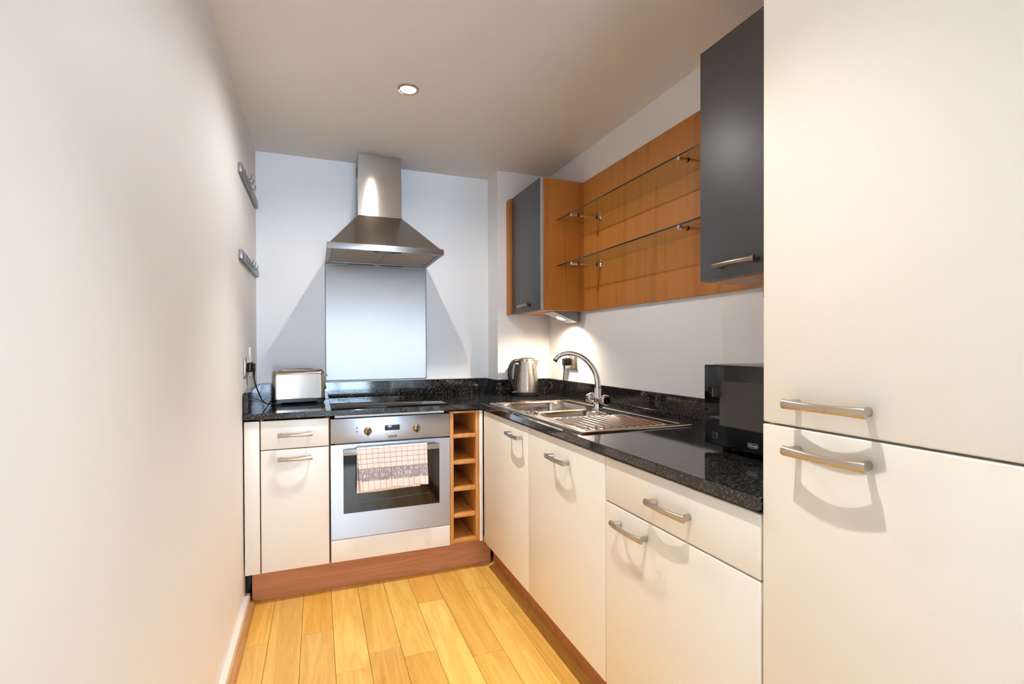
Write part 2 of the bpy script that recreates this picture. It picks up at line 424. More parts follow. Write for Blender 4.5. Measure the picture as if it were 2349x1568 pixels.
# ------------------------------------------------------------------ handles
def handle_mesh():
    """bowed bar handle; local: door surface y = 0, bar towards -y, length along x"""
    bm = bm_new(); pts = []; rad = []
    n = 20
    for i in range(n+1):
        t = -1+2*i/n
        pts.append((t*.074, -(.0255+.0085*(1-t*t)), 0)); rad.append((.0052+.0022*t*t, .0076+.0022*t*t))
    sweep(bm, pts, rad, 14)
    for s in (-1, 1):
        sweep(bm, [(s*.0625, 0, 0), (s*.064, -.010, 0), (s*.0665, -.0205, 0), (s*.0675, -.027, 0)], [(.0065, .0085), (.0062, .0085), (.0062, .0088), (.0058, .0085)], 14)
    bmesh.ops.recalc_face_normals(bm, faces=bm.faces)
    me = bpy.data.meshes.new('handle'); bm.to_mesh(me); bm.free(); me.shade_smooth(); me.set_sharp_from_angle(angle=math.radians(45))
    return me
HND = handle_mesh(); HND.materials.append(M['nickel'])
HND2 = HND.copy(); HND2.materials.clear(); HND2.materials.append(M['dark_nickel'])
def handle(parent, loc, facing, me=None):
    o = bpy.data.objects.new('handle', me or HND); C.objects.link(o); o.parent = parent
    o.location = Vector(loc)-WL[parent]; o.rotation_euler = (0, 0, -PI/2 if facing == '-x' else 0)
    o['label'] = 'brushed nickel bow handle'
    WL[o] = Vector(loc); return o
def front_ny(name, x0, x1, z0, z1, parent, m='cream_laminate', y=0, th=.019):
    return obj(name, box(x0, x1, y, y+th, z0, z1, .003, 3), m, parent)
def front_nx(name, y0, y1, z0, z1, parent, m='cream_laminate', x=XR, th=.019):
    return obj(name, box(x, x+th, y0, y1, z0, z1, .003, 3), m, parent)
def carcass(parent, x0, x1, y0, y1, z0, z1, m='carcass_board', t=.016, back='y1'):
    bm = bm_new()
    bx(bm, x0, x1, y0, y1, z0, z0+t)
    if back == 'y1':
        bx(bm, x0, x0+t, y0, y1, z0+t, z1); bx(bm, x1-t, x1, y0, y1, z0+t, z1); bx(bm, x0+t, x1-t, y1-t, y1, z0+t, z1)
    else:
        bx(bm, x0, x1, y0, y0+t, z0+t, z1); bx(bm, x0, x1, y1-t, y1, z0+t, z1); bx(bm, x1-t, x1, y0+t, y1-t, z0+t, z1)
    return obj('carcass', bm, m, parent, 0)
DB, DT = .153, .862            # bottom and top of the door fronts
CB, CT = .150, .870

# ------------------------------------------------------------------ base cabinets, back run
tag(obj('filler_panel', box(-.374, -.311, 0, .019, DB, DT, .0015), 'cream_laminate'), 'narrow cream filler strip between the left wall and the drawer cabinet', 'panel')
t = thing('base_cabinet', 'narrow cream base cabinet with drawer and door, beneath the toaster', 'cabinet', (-.157, .3, CB))
carcass(t, -.312, -.003, .0205, .57, CB, CT)
d = front_ny('drawer_front', -.306, -.0085, .7275, DT, t); handle(d, (-.157, 0, .793), '-y')
d = front_ny('door', -.306, -.0085, DB, .7235, t); handle(d, (-.157, 0, .681), '-y')

t = thing('oven_housing', 'oven housing with a plain cream panel below the oven', 'cabinet', (.2975, .3, CB))
carcass(t, -.0025, .5935, .022, .57, CB, .262)
front_ny('lower_panel', 0, .5945, DB, .2615, t)

# oven
t = thing('oven', 'stainless steel built-in oven with two knobs and dark window', 'oven', (.297, .29, .263))
obj('cavity_box', box(.02, .575, .024, .55, .268, .845), 'dark_void', t, 0)
ctl = obj('control_panel', box(0, .5945, 0, .022, .7335, .8535, .0015), 'steel_panel', t)
bm = bm_new()                                         # steel door frame around the window
x0, x1, z0, z1 = .058, .538, .386, .694
for a in ((0, .5945, .2645, z0), (0, .5945, z1, .7265), (0, x0, z0, z1), (x1, .5945, z0, z1)): bx(bm, a[0], a[1], 0, .022, a[2], a[3])
bmesh.ops.remove_doubles(bm, verts=bm.verts, dist=1e-5)
door = obj('oven_door', bm, 'steel_panel', t, 0)
obj('window_glass', box(x0, x1, .003, .012, z0, z1), 'oven_glass', door, 0)
bm = bm_new(); bx(bm, .02, .575, .010, .02, .7268, .7333)
obj('vent_gap', bm, 'black_plastic', t, 0)
bm = bm_new(); bx(bm, .0575, .528, -.046, -.036, .681, .708, .001)
for xa in (.0575, .516): bx(bm, xa, xa+.012, -.037, .001, .684, .705, .001)
obj('handle', bm, 'steel_panel', door)['label'] = 'flat steel bar handle'
bm = bm_new(); bx(bm, .02, .567, .012, .022, .858, .8685)
obj('top_trim', bm, 'white_plastic', t, 0)
for kx in (.175, .418):
    kb = obj('knob', lathe(bm_new(), [(.0195, 0), (.0195, -.006), (.018, -.010), (.013, -.0135), (.006, -.0155)], 36, (kx, 0, .787), 'y'), 'bronze_knob', t)
    bm = bm_new(); bx(bm, kx-.0042, kx+.0042, -.026, -.009, .787-.019, .787+.012, .0015)
    obj('grip', bm, 'black_plastic', kb)
obj('display', box(.258, .333, -.0012, .002, .784, .811, .0005), 'display_glass', ctl)
for bxx in (.267, .297, .328):
    obj('button', lathe(bm_new(), [(.0042, 0), (.0042, -.003), (.003, -.0045)], 16, (bxx, 0, .7655), 'y'), 'nickel', ctl)
for lz, mm in ((.805, 'bronze_knob'), (.787, 'lamp_red')):
    obj('indicator_lamp', lathe(bm_new(), [(.0036, 0), (.0034, -.001), (.002, -.002)], 16, (.123, 0, lz), 'y'), 'lamp_red', ctl)
bm = text_bm('ZANUSSI', .0125, bold=.0004, space=.92); xf(bm, Matrix.Translation((.2965, -.0003, .7525)) @ FACE_NY)
obj('lettering', bm, 'ink_dark', ctl, 0)
bm = text_bm('BUILT-IN', .0058, space=1.5); xf(bm, Matrix.Translation((.2965, -.0003, .7435)) @ FACE_NY)
obj('lettering', bm, 'ink_dark', ctl, 0)
bm = bm_new()                                          # small printed symbols
def ring(bm, x, z, r, w=.0007):
    lathe(bm, [(r, .0006), (r, -.0003), (r-w, -.0003), (r-w, .0006)], 20, (x, 0, z), 'y', False, False)
ring(bm, .418, .7555, .0042); ring(bm, .297, .7765, .0026)
bx(bm, .171, .179, -.0003, .001, .7505, .7512); bx(bm, .171, .1717, -.0003, .001, .7505, .758); bx(bm, .1783, .179, -.0003, .001, .7505, .758); bx(bm, .171, .179, -.0003, .001, .7573, .758)
bx(bm, .1742, .1750, -.0003, .001, .811, .817); bx(bm, .4176, .4184, -.0003, .001, .811, .814)
bx(bm, .1125, .1135, -.0003, .001, .803, .807); bx(bm, .1115, .1145, -.0003, .001, .786, .7867); bx(bm, .1115, .1119, -.0003, .001, .786, .789)
for zz in (.8045, .7935): bx(bm, .249, .2535, -.0003, .001, zz, zz+.0012)
bx(bm, .3385, .3425, -.0003, .001, .803, .8065); ring(bm, .3405, .7945, .0024)
bx(bm, .2655, .2685, -.0003, .001, .7762, .7769); bx(bm, .3265, .3295, -.0003, .001, .7772, .7780); bx(bm, .3276, .3284, -.0003, .001, .776, .779)
obj('printed_symbols', bm, 'grey_plastic', ctl, 0)['kind'] = 'stuff'

# wire shelf seen through the window
bm = bm_new()
sweep(bm, [(.10, .0025, .432), (.49, .0025, .445)], .0008, 6)
for i in range(13): 
    q = .12+i*.03; sweep(bm, [(q, .0025, .4327+(q-.1)*.0333), (q, .0025, .4367+(q-.1)*.0333)], .0008, 5)
obj('rack_wire', bm, 'grey_plastic', door)

# wine rack
t = thing('wine_rack', 'narrow beech open rack with five square cubbies beside the oven', 'wine rack', (.676, .3, .155))
for xa in (.5965, .7375): obj('side_panel', box(xa, xa+.0185, 0, .55, .158, DT, .001), 'beech_rack', t)
for zz, th in ((.851, .011), (.7185, .02), (.5775, .02), (.4345, .02), (.293, .02), (.158, .02)):
    obj('shelf', box(.6152, .7373, .0015, .54, zz, zz+th, .0025), 'beech_rack', t)
obj('back_panel', box(.6152, .7373, .54, .55, .158, DT), 'beech_rack', t, 0)
tag(obj('corner_post', box(.758, .7765, -.004, .0145, DB, DT, .001), 'cream_edge'), 'slim white corner post between wine rack and right-hand doors', 'panel')

# plinths
tag(obj('plinth', box(-.352, .842, .062, .078, .001, .149), 'beech_lengthwise', smooth=0), 'beech plinth board under the oven run', 'plinth')
o = tag(obj('plinth', box(.858, .874, -1.80, .06, .001, .149), 'beech_lengthwise', smooth=0), 'beech plinth board under the right-hand cabinets', 'plinth')

# ------------------------------------------------------------------ base cabinets, right run
Y = [-.016, -.623, -1.2235, -1.803]
t = thing('base_cabinet', 'cream single-door base cabinet nearest the wine rack', 'cabinet', (1.07, -.32, CB))
carcass(t, XR+.0205, 1.36, Y[1]+.001, Y[0]-.001, CB, CT, back='x')
d = front_nx('door', Y[1]+.002, Y[0]-.002, DB, DT, t); handle(d, (XR, -.49, .806), '-x')
t = thing('base_cabinet', 'tall-door cream base cabinet below the sink drainer', 'cabinet', (1.07, -.92, CB))
carcass(t, XR+.0205, 1.36, Y[2]+.001, Y[1]-.001, CB, CT, back='x')
d = front_nx('door', Y[2]+.002, Y[1]-.002, DB, DT, t); handle(d, (XR, -.92, .79), '-x')
t = thing('base_cabinet', 'cream base cabinet with drawer over door, below the microwave', 'cabinet', (1.07, -1.51, CB))
carcass(t, XR+.0205, 1.36, Y[3]+.001, Y[2]-.001, CB, CT, back='x')
d = front_nx('drawer_front', Y[3]+.002, Y[2]-.002, .7275, DT, t); handle(d, (XR, -1.533, .792), '-x')
d = front_nx('door', Y[3]+.002, Y[2]-.002, DB, .7235, t); handle(d, (XR, -1.367, .680), '-x')

# tall cabinet (integrated fridge)
t = thing('tall_cabinet', 'tall cream fridge cabinet with upper and lower doors in the right foreground', 'cabinet', (1.07, -2.11, 0))
obj('carcass', box(XR+.0205, RX-.004, FRE, -1.806, 0, 2.21), 'cream_edge', t, 0)
d = front_nx('upper_door', FRE+.002, -1.8065, 1.0525, 2.205, t); handle(d, (XR, -1.948, 1.096), '-x')
d = front_nx('lower_door', FRE+.002, -1.8055, DB, 1.0485, t); handle(d, (XR, -1.948, 1.009), '-x')

# ------------------------------------------------------------------ worktop with upstands
t = thing('worktop', 'L-shaped polished black granite worktop with upstands', 'worktop', (.6, .2, WU))
HX0, HX1, HY0, HY1 = .826, 1.262, -1.00, -.085
xs = [-.376, .766, HX0, PX, HX1, RX-.001]; ys = [-1.8035, HY0, HY1, -.012, PF-.001, BY-.001]
inc = set()
for i in range(5):
    for j in range(5):
        xm, ym = (xs[i]+xs[i+1])/2, (ys[j]+ys[j+1])/2
        if ym > -.012: ok = not (xm > PX and ym > PF)
        else: ok = xm > .766 and not (HX0 < xm < HX1 and HY0 < ym < HY1)
        if ok: inc.add((i, j))
bm = bm_new(); vc = {}
def gv(i, j, z):
    if (i, j, z) not in vc: vc[(i, j, z)] = bm.verts.new((xs[i], ys[j], z))
    return vc[(i, j, z)]
for (i, j) in inc:
    bm.faces.new((gv(i, j, WT), gv(i+1, j, WT), gv(i+1, j+1, WT), gv(i, j+1, WT)))
    bm.faces.new((gv(i, j, WU), gv(i, j+1, WU), gv(i+1, j+1, WU), gv(i+1, j, WU)))
    for di, dj, a, b in ((-1, 0, (i, j), (i, j+1)), (1, 0, (i+1, j), (i+1, j+1)), (0, -1, (i, j), (i+1, j)), (0, 1, (i, j+1), (i+1, j+1))):
        if (i+di, j+dj) not in inc: bm.faces.new((gv(*a, WU), gv(*b, WU), gv(*b, WT), gv(*a, WT)))
slab = obj('slab', bm, 'granite', t, 0)
mb = slab.modifiers.new('edge', 'BEVEL'); mb.width = .0025; mb.segments = 2; mb.limit_method = 'ANGLE'; mb.angle_limit = math.radians(60)
UZ = .997
for a in ((-.376, -.355, -.001, BY-.022), (-.376, PX-.02, BY-.021, BY-.001), (PX-.02, PX-.0005, PF-.02, BY-.001), (PX, RX-.021, PF-.02, PF-.0005), (RX-.021, RX-.0005, -1.803, PF-.001)):
    obj('upstand', box(*a, WT+.0002, UZ, .001, 1), 'granite', t)
tag(obj('sealant_strip', box(-.372, PX-.02, BY-.012, BY-.0005, UZ+.0005, UZ+.004), 'silicone', smooth=0), 'thin pale sealant line between back wall and granite upstand', 'sealant')

# hob
t = thing('hob', 'flat black glass ceramic hob set in the worktop above the oven', 'hob', (.2975, .27, WT))
obj('glass_plate', box(.004, .588, .022, .535, WT+.0004, WT+.006, .002), 'black_gloss', t)
for cx_, cy_, rz in ((.15, .15, .09), (.44, .15, .072), (.15, .40, .072), (.44, .40, .09)):
    obj('cooking_zone', lathe(bm_new(), [(rz, WT+.0060), (rz, WT+.00615), (rz-.0012, WT+.00615), (rz-.0012, WT+.0060)], 48, (cx_, cy_, 0), 'z', False, False), 'ink_dark', t)


# ------------------------------------------------------------------ sink and tap
SX0, SX1, SY0, SY1 = .800, 1.298, -1.042, -.048
def sd(x, y, cx, cy, hw, hh, r):
    qx, qy = abs(x-cx)-hw+r, abs(y-cy)-hh+r
    return math.hypot(max(qx, 0), max(qy, 0))+min(max(qx, qy), 0)-r
def sm(a, b, x):
    t_ = min(max((x-a)/(b-a), 0), 1); return t_*t_*(3-2*t_)
SW, SHH = SX1-SX0, SY1-SY0; SCX, SCY = (SX0+SX1)/2, (SY0+SY1)/2
def sinkz(x, y):
    e = -sd(x, y, SCX, SCY, SW/2, SHH/2, .012)            # distance inside the outer edge
    z = .0025+.004*sm(-.001, .004, e)*1.0
    z -= .0035*sm(.022, .034, e)                          # lowered deck
    z += .0035*math.exp(-((e-.037)/.005)**2)              # raised bead
    d1 = sd(x, y, 1.005, -.285, .172, .172, .075)
    z -= .155*sm(.004, -.022, d1); z += .002*math.exp(-((d1-.008)/.006)**2)
    d2 = sd(x, y, 1.01, -.590, .150, .078, .06)
    z -= .11*sm(.004, -.022, d2); z += .002*math.exp(-((d2-.008)/.006)**2)
    # ribbed drainer
    yy = -y
    if .66 < yy < 1.005:
        f_ = sm(.675, .705, yy)*(1-sm(.955, .985, yy-.02*math.sin((x-.85)*7)))
        sp = 1+.28*(yy-.68)
        u_ = (x-1.03)/sp
        if -.165 < u_ < .165: z += f_*.0060*(max(math.cos(u_*2*PI/.030), -.3))
    return z
NXg, NYg = 125, 250
bm = bm_new(); grid = []
for j in range(NYg+1):
    row = []
    for i in range(NXg+1):
        x, y = SX0+SW*i/NXg, SY0+SHH*j/NYg
        row.append(bm.verts.new((x, y, WT+sinkz(x, y))))
    grid.append(row)
for j in range(NYg):
    for i in range(NXg): bm.faces.new((grid[j][i], grid[j][i+1], grid[j+1][i+1], grid[j+1][i]))
bd = [e for e in bm.edges if e.is_boundary]
r = bmesh.ops.extrude_edge_only(bm, edges=bd)
for v in r['geom']:
    if isinstance(v, bmesh.types.BMVert): v.co.z = WT+.0002
t = thing('sink', 'stainless steel one and a half bowl sink with ribbed drainer', 'sink', (SCX, SCY, WT))
obj('basin_sheet', bm, 'steel_sink', t, 60)
obj('waste_control', lathe(bm_new(), [(.030, WT+.002), (.030, WT+.008), (.026, WT+.013), (.016, WT+.0145), (.014, WT+.012), (.004, WT+.0115)], 32, (.848, -.505, 0)), 'chrome', t)
obj('strainer', lathe(bm_new(), [(.042, WT-.150), (.042, WT-.1465), (.034, WT-.1455), (.03, WT-.148), (.006, WT-.148)], 32, (1.005, -.285, 0)), 'chrome', t)
obj('strainer', lathe(bm_new(), [(.036, WT-.105), (.036, WT-.1015), (.03, WT-.1005), (.026, WT-.103), (.006, WT-.103)], 32, (1.01, -.59, 0)), 'chrome', t)

TB = (1.200, -.49, WT+.0035)
t = thing('mixer_tap', 'chrome swan-neck mixer tap standing on the sink', 'tap', TB)
obj('body', lathe(bm_new(), [(.026, 0), (.026, .004), (.0235, .006), (.021, .02), (.0205, .045), (.023, .055), (.0225, .062), (.0185, .075), (.0165, .095), (.0155, .102), (.012, .1035)], 32), 'chrome', t, 40, True)
pts2 = [(0, .095), (.0, .115), (.003, .145), (.011, .174), (.028, .206), (.054, .236), (.088, .258), (.128, .269), (.165, .266), (.190, .253), (.203, .236)]
an = math.radians(25)
pts = catmull([(-s*math.cos(an), s*math.sin(an), z) for s, z in pts2], 6)
n = len(pts)
sp_ = obj('spout', sweep(bm_new(), pts, [.0142-.0042*i/n for i in range(n)], 16), 'chrome', t, 60, True)
tip = pts[-1]; tdir = (pts[-1]-pts[-3]).normalized()
obj('aerator', sweep(bm_new(), [tip-tdir*.004, tip+tdir*.006], .0108, 16), 'black_plastic', sp_, 40, True)
for s in (-1, 1):
    bm = bm_new()
    lathe(bm, [(.0145, s*.012), (.0145, s*.036), (.0165, s*.040), (.0165, s*.043)], 24, (0, 0, .050), 'y')
    obj('valve_arm', bm, 'chrome', t, 40, True)
    bm = bm_new()                                    # lobed hand wheel
    rings = []
    for r_, h in ((.017, .043), (.0225, .047), (.0245, .058), (.0235, .074), (.019, .080)):
        rg = []
        for k in range(40):
            a = 2*PI*k/40; q = r_*(1+.07*math.cos(5*a))
            rg.append(bm.verts.new((q*math.cos(a), s*h, .050+q*math.sin(a))))
        rings.append(rg)
    for A, B in zip(rings, rings[1:]):
        for k in range(40): bm.faces.new((A[k], A[(k+1) % 40], B[(k+1) % 40], B[k]))
    bm.faces.new(rings[0]); bm.faces.new(rings[-1][::-1])
    kn = obj('hand_wheel', bm, 'chrome', t, 50, True)
    obj('end_cap', lathe(bm_new(), [(.0175, s*.0795), (.0165, s*.0825), (.006, s*.0828), (.004, s*.0815)], 24, (0, 0, .050), 'y'), 'black_gloss', kn, 40, True)

# ------------------------------------------------------------------ splashback and hood
t = thing('splashback', 'tall brushed steel splashback panel behind the hob', 'splashback', (.29, BY-.004, 1.008))
obj('sheet', box(-.010, .591, BY-.009, BY-.004, 1.008, 1.703, .001, 1), 'steel_vertical', t)
bm = bm_new()
for a in ((-.0135, -.0105, 1.004, 1.703), (.5915, .5945, 1.004, 1.703), (-.0105, .5915, 1.004, 1.0075)): bx(bm, a[0], a[1], BY-.0085, BY-.0005, a[2], a[3])
obj('edge_shade', bm, 'grey_plastic', t, 0)  # darker strips painted in for the shadow gap around the sheet
t = thing('cooker_hood', 'stainless steel chimney cooker hood with pyramid canopy', 'hood', (.29, .35, 1.70))
HX0_, HX1_, HYF = -.010, .591, .097
cx0, cx1, cyf = .165, .415, .42
obj('chimney', box(cx0, cx1, cyf, BY-.001, 1.965, 2.192, .0008, 1), 'steel_horizontal', t)
ch = obj('chimney_extension', box(cx0+.0018, cx1-.0018, cyf+.0018, BY-.001, 2.19, CZ-.001, .0008, 1), 'steel_horizontal', t)
bm = bm_new()
for k in range(5): bx(bm, cx0+.0012, cx0+.003, .48+k*.013, .487+k*.013, 2.212, 2.275)
obj('vent_slots', bm, 'black_plastic', ch, 0)
bm = bm_new()
i_ = .010
lo = [(HX0_+i_, HYF+i_), (HX1_-i_, HYF+i_), (HX1_-i_, BY-.001), (HX0_+i_, BY-.001)]
hi = [(cx0, cyf), (cx1, cyf), (cx1, BY-.001), (cx0, BY-.001)]
A = [bm.verts.new((x, y, 1.734)) for x, y in lo]; B = [bm.verts.new((x, y, 1.968)) for x, y in hi]
for k in range(4): bm.faces.new((A[k], A[(k+1) % 4], B[(k+1) % 4], B[k]))
bm.faces.new(B)
obj('canopy', bm, 'steel_horizontal', t, 0)
bm = bm_new()
bx(bm, HX0_, HX1_, HYF, HYF+.012, 1.706, 1.737, .0015); bx(bm, HX0_, HX0_+.012, HYF+.012, BY-.001, 1.706, 1.737); bx(bm, HX1_-.012, HX1_, HYF+.012, BY-.001, 1.706, 1.737)
obj('rim_band', bm, 'steel_panel', t)
bm = bm_new()
bx(bm, HX0_+.012, HX1_-.012, HYF+.012, HYF+.042, 1.7085, 1.714); bx(bm, HX0_+.012, HX1_-.012, BY-.045, BY-.001, 1.7085, 1.716)
bx(bm, HX0_+.012, HX0_+.024, HYF+.042, BY-.045, 1.7085, 1.716); bx(bm, HX1_-.024, HX1_-.012, HYF+.042, BY-.045, 1.7085, 1.716)
obj('underside_frame', bm, 'grey_metal', t, 0)
for xa, xb in ((.0145, .2895), (.2915, .566)):
    f_ = obj('grease_filter', box(xa, xb, HYF+.044, BY-.047, 1.712, 1.724, .001, 1), 'filter_mesh', t)
bm = bm_new(); bx(bm, .218, .362, HYF+.010, HYF+.030, 1.7025, 1.709, .001)
for q in (.236, .322): lathe(bm, [(.004, 1.7025), (.0035, 1.6995)], 12, (q, HYF+.02, 0))
obj('slide_switch', bm, 'black_plastic', t)
bm = bm_new()
bx(bm, .115, .27, BY-.035, BY-.012, 1.7055, 1.709, .001); bx(bm, .31, .445, BY-.035, BY-.012, 1.7055, 1.709, .001)
obj('lamp_lens', bm, 'black_plastic', t)

# ------------------------------------------------------------------ wall cabinets, panel and glass shelves
UB, UT, UX = 1.407, 2.138, 1.091
def wall_cab(label, y0, y1, hy):
    t = thing('wall_cabinet', label, 'cabinet', (1.24, (y0+y1)/2, UB))
    bm = box(UX+.0215, RX-.001, y0, y1, UB, UT, .001, 1)
    obj('carcass', bm, 'beech_veneer', t)
    d = obj('door', box(UX, UX+.019, y0+.0035, y1-.002, UB+.002, UT-.001, .0015), 'grey_door', t)
    obj('edge_strip', box(UX+.0012, UX+.0187, y0+.0004, y0+.0034, UB+.002, UT-.001), 'ink_silver', d, 0)
    handle(d, (UX, hy, 1.446), '-x', HND2)
    return t
t = wall_cab('grey-door wall cabinet with beech sides in the far corner', -.076, .347, .122)
obj('end_filler', box(1.076, 1.0925, .349, PF-.001, UB-.001, 2.135), 'beech_veneer', t, 0)
t = wall_cab('large grey-door wall cabinet above the microwave', -1.803, -1.288, -1.448)
obj('cable_grommet', lathe(bm_new(), [(.011, UB+.0005), (.011, UB-.002), (.004, UB-.003)], 16, (1.17, -1.50, 0)), 'black_plastic', t)
tag(obj('back_panel', box(RX-.019, RX-.0005, -1.287, -.0775, UB, UT), 'beech_veneer', smooth=0), 'beech veneer wall panel behind the glass shelves', 'panel')
tag(obj('back_panel', box(RX-.019, RX-.0005, -1.802, -1.289, UB-.036, UB-.002), 'beech_veneer', smooth=0), 'beech strip on the wall under the large grey cabinet', 'panel')
def shelf(zz, xf_, label):
    t = thing('glass_shelf', label, 'shelf', ((xf_+RX-.02)/2, -.68, zz), 0, 'glass shelves on the beech panel')
    obj('glass_sheet', box(xf_, RX-.0195, -1.2865, -.078, zz, zz+.006), 'shelf_glass', t, 0)
    obj('edge', box(xf_-.0008, xf_, -1.2865, -.078, zz, zz+.006), 'glass_edge', t, 0)['label'] = 'dark green front edge'
    return t
SZ = [(1.9045, 1.190, 'upper clear glass shelf on the beech panel'), (1.6515, 1.196, 'lower clear glass shelf on the beech panel')]
for k, (zz, xx, lb) in enumerate(SZ):
    shelf(zz, xx, lb)
    for yy, w_ in ((-.252, 'corner cabinet'), (-1.075, 'large grey cabinet')):
        s_ = thing('shelf_support', 'chrome rod under the %s glass shelf nearest the %s' % (('upper', 'lower')[k], w_), 'bracket', (1.28, yy, zz-.012), 0, 'chrome shelf rods')
        zc = zz-.0095
        obj('rod', lathe(bm_new(), [(.0075, RX-.020), (.0075, 1.205)], 20, (0, yy, zc), 'x'), 'chrome', s_)
        obj('end_cap', lathe(bm_new(), [(.0085, 1.204), (.0093, 1.200), (.0093, 1.188), (.008, 1.185)], 20, (0, yy, zc), 'x'), 'chrome', s_)
        obj('wall_flange', lathe(bm_new(), [(.016, RX-.0195), (.016, RX-.023), (.0105, RX-.027), (.009, RX-.032)], 20, (0, yy, zc-.0), 'x'), 'chrome', s_)
        for xr_ in (1.224, RX-.046):
            obj('rubber_ring', lathe(bm_new(), [(.0088, xr_), (.0092, xr_+.002), (.0092, xr_+.005), (.0088, xr_+.007)], 20, (0, yy, zc), 'x'), 'rubber', s_)

# lamp under the corner cabinet
t = thing('cabinet_lamp', 'lit triangular steel lamp under the corner wall cabinet', 'lamp', (1.29, .04, 1.345))
poly = [(1.195, UB-.004), (1.352, UB-.004), (1.352, 1.347), (1.346, 1.3455)]
obj('housing', prism(bm_new(), poly, -.025, .105, 'y'), 'grey_metal', t, 0)
obj('mounting_plate', box(1.192, 1.354, -.026, .106, UB-.004, UB-.0005), 'grey_metal', t, 0)
sl = Vector((1.346-1.195, 0, 1.3455-(UB-.004))); sl.normalize(); nn = Vector((sl.z, 0, -sl.x)); nn = nn if nn.z < 0 else -nn
mid = Vector((1.275, .04, 0)); mid.z = (UB-.004)+(mid.x-1.195)*(1.3455-(UB-.004))/(1.346-1.195)
bm = lathe(bm_new(), [(.034, -.002), (.034, .003), (.028, .0035)], 28)
q = nn.to_track_quat('Z', 'Y').to_matrix().to_4x4()
xf(bm, Matrix.Translation(mid) @ q); ln = obj('lens_ring', bm, 'chrome', t)
bm = lathe(bm_new(), [(.027, .0025), (.024, .0050), (.012, .0065)], 28); xf(bm, Matrix.Translation(mid) @ q)
obj('lens', bm, 'under_glow', t)
la = bpy.data.lights.new('cabinet_lamp_light', 'SPOT'); la.energy = UNDER_W; la.color = (1, .84, .64); la.spot_size = math.radians(156); la.spot_blend = .9; la.shadow_soft_size = .012
lo_ = bpy.data.objects.new('cabinet_lamp_light', la); C.objects.link(lo_); lo_.parent = t
lo_.location = mid+nn*.018-WL[t]; lo_.rotation_euler = Vector((-.06, .10, -1)).to_track_quat('-Z', 'Y').to_euler()

# ------------------------------------------------------------------ ceiling downlights
def downlight(x, y, w, b, label, group=None):
    t = thing('downlight', label, 'lamp', (x, y, CZ), 0, group)
    obj('trim_ring', lathe(bm_new(), [(.046, -.0005), (.046, -.003), (.043, -.005), (.036, -.0055), (.033, -.003), (.033, -.0006)], 40, (0, 0, 0), 'z', False, False), 'nickel', t, 40, True)
    obj('bulb', lathe(bm_new(), [(.0325, -.0008), (.030, -.002), (.012, -.0026)], 32), 'bulb_glow', t, 40, True)
    la = bpy.data.lights.new('downlight_light', 'SPOT'); la.energy = w; la.color = SPOTCOL; la.spot_size = math.radians(168); la.spot_blend = .55; la.shadow_soft_size = .014
    lo = bpy.data.objects.new('downlight_light', la); C.objects.link(lo); lo.parent = t; lo.location = (0, 0, -.010)
    la = bpy.data.lights.new('downlight_beam', 'SPOT'); la.energy = b; la.color = SPOTCOL; la.spot_size = math.radians(88); la.spot_blend = 1; la.shadow_soft_size = .012
    lo = bpy.data.objects.new('downlight_beam', la); C.objects.link(lo); lo.parent = t; lo.location = (0, 0, -.010)
downlight(.317, -.385, SPOT_W, BEAM_W, 'round recessed ceiling downlight glowing above the kitchen floor')
downlight(.300, -1.84, SPOT_W*.2, BEAM_W*.76, 'recessed ceiling downlight just above the camera by the fridge cabinet')

downlight(.300, -4.75, 7, 20, 'unseen ceiling lamp added midway along the living area for splashback streaks')  # added lamp, out of view, meant to streak the splashback
downlight(.300, -6.20, 7, 20, 'unseen ceiling lamp added close to the tall window for splashback streaks')  # another added lamp out of view, for a further splashback streak

# ------------------------------------------------------------------ toaster
t = thing('toaster', 'stainless steel two-slot toaster with black base', 'toaster', (-.158, .428, WT), math.radians(6.5))
def arch(d, h, z0, r, k=8):
    o = [(-d/2, z0)]
    for j in range(k+1): a = PI-PI/2*j/k; o.append((-d/2+r+r*math.cos(a), h-r+r*math.sin(a)))
    for j in range(k+1): a = PI/2-PI/2*j/k; o.append((d/2-r+r*math.cos(a), h-r+r*math.sin(a)))
    o.append((d/2, z0)); return o
obj('shell', prism(bm_new(), arch(.158, .184, .028, .028), -.105, .105, 'x'), 'steel_toaster', t, 30, True)
for s in (-1, 1):
    bm = bm_new(); prof = [(.105, .160, .185, .030), (.118, .160, .1845, .032), (.126, .152, .178, .034), (.131, .138, .168, .034)]
    rings = [[bm.verts.new((s*x, y, z)) for y, z in arch(d, h, .026, r)] for x, d, h, r in prof]
    for A, B in zip(rings, rings[1:]):
        for k in range(len(A)): bm.faces.new((A[k], A[(k+1) % len(A)], B[(k+1) % len(A)], B[k]))
    bm.faces.new(rings[0]); bm.faces.new(rings[-1])
    obj('end_cap', bm, 'nickel', t, 40, True)
bm = bm_new(); lathe(bm, [], 3) if False else None
prism(bm, roundrect(.268, .166, .025), .012, .030, 'z')
for sx_ in (-1, 1):
    for sy_ in (-1, 1): bx(bm, sx_*.125, sx_*.088, sy_*.079, sy_*.060, .0003, .013, .003)
obj('base', bm, 'black_plastic', t, 30, True)
for s in (-1, 1):
    sl_ = obj('slot', box(-.078, .078, s*.030-.013, s*.030+.013, .1835, .1865, .001, 1), 'steel_toaster', t, 30, True)
    obj('slot_opening', box(-.070, .070, s*.030-.009, s*.030+.009, .1866, .1870), 'dark_void', sl_, 0, True)
bm = bm_new(); sweep(bm, [(.128, -.02, .148), (.142, -.02, .150), (.150, -.02, .149)], [(.012, .006), (.012, .005), (.009, .004)], 12)
obj('lever', bm, 'nickel', t, 40, True)
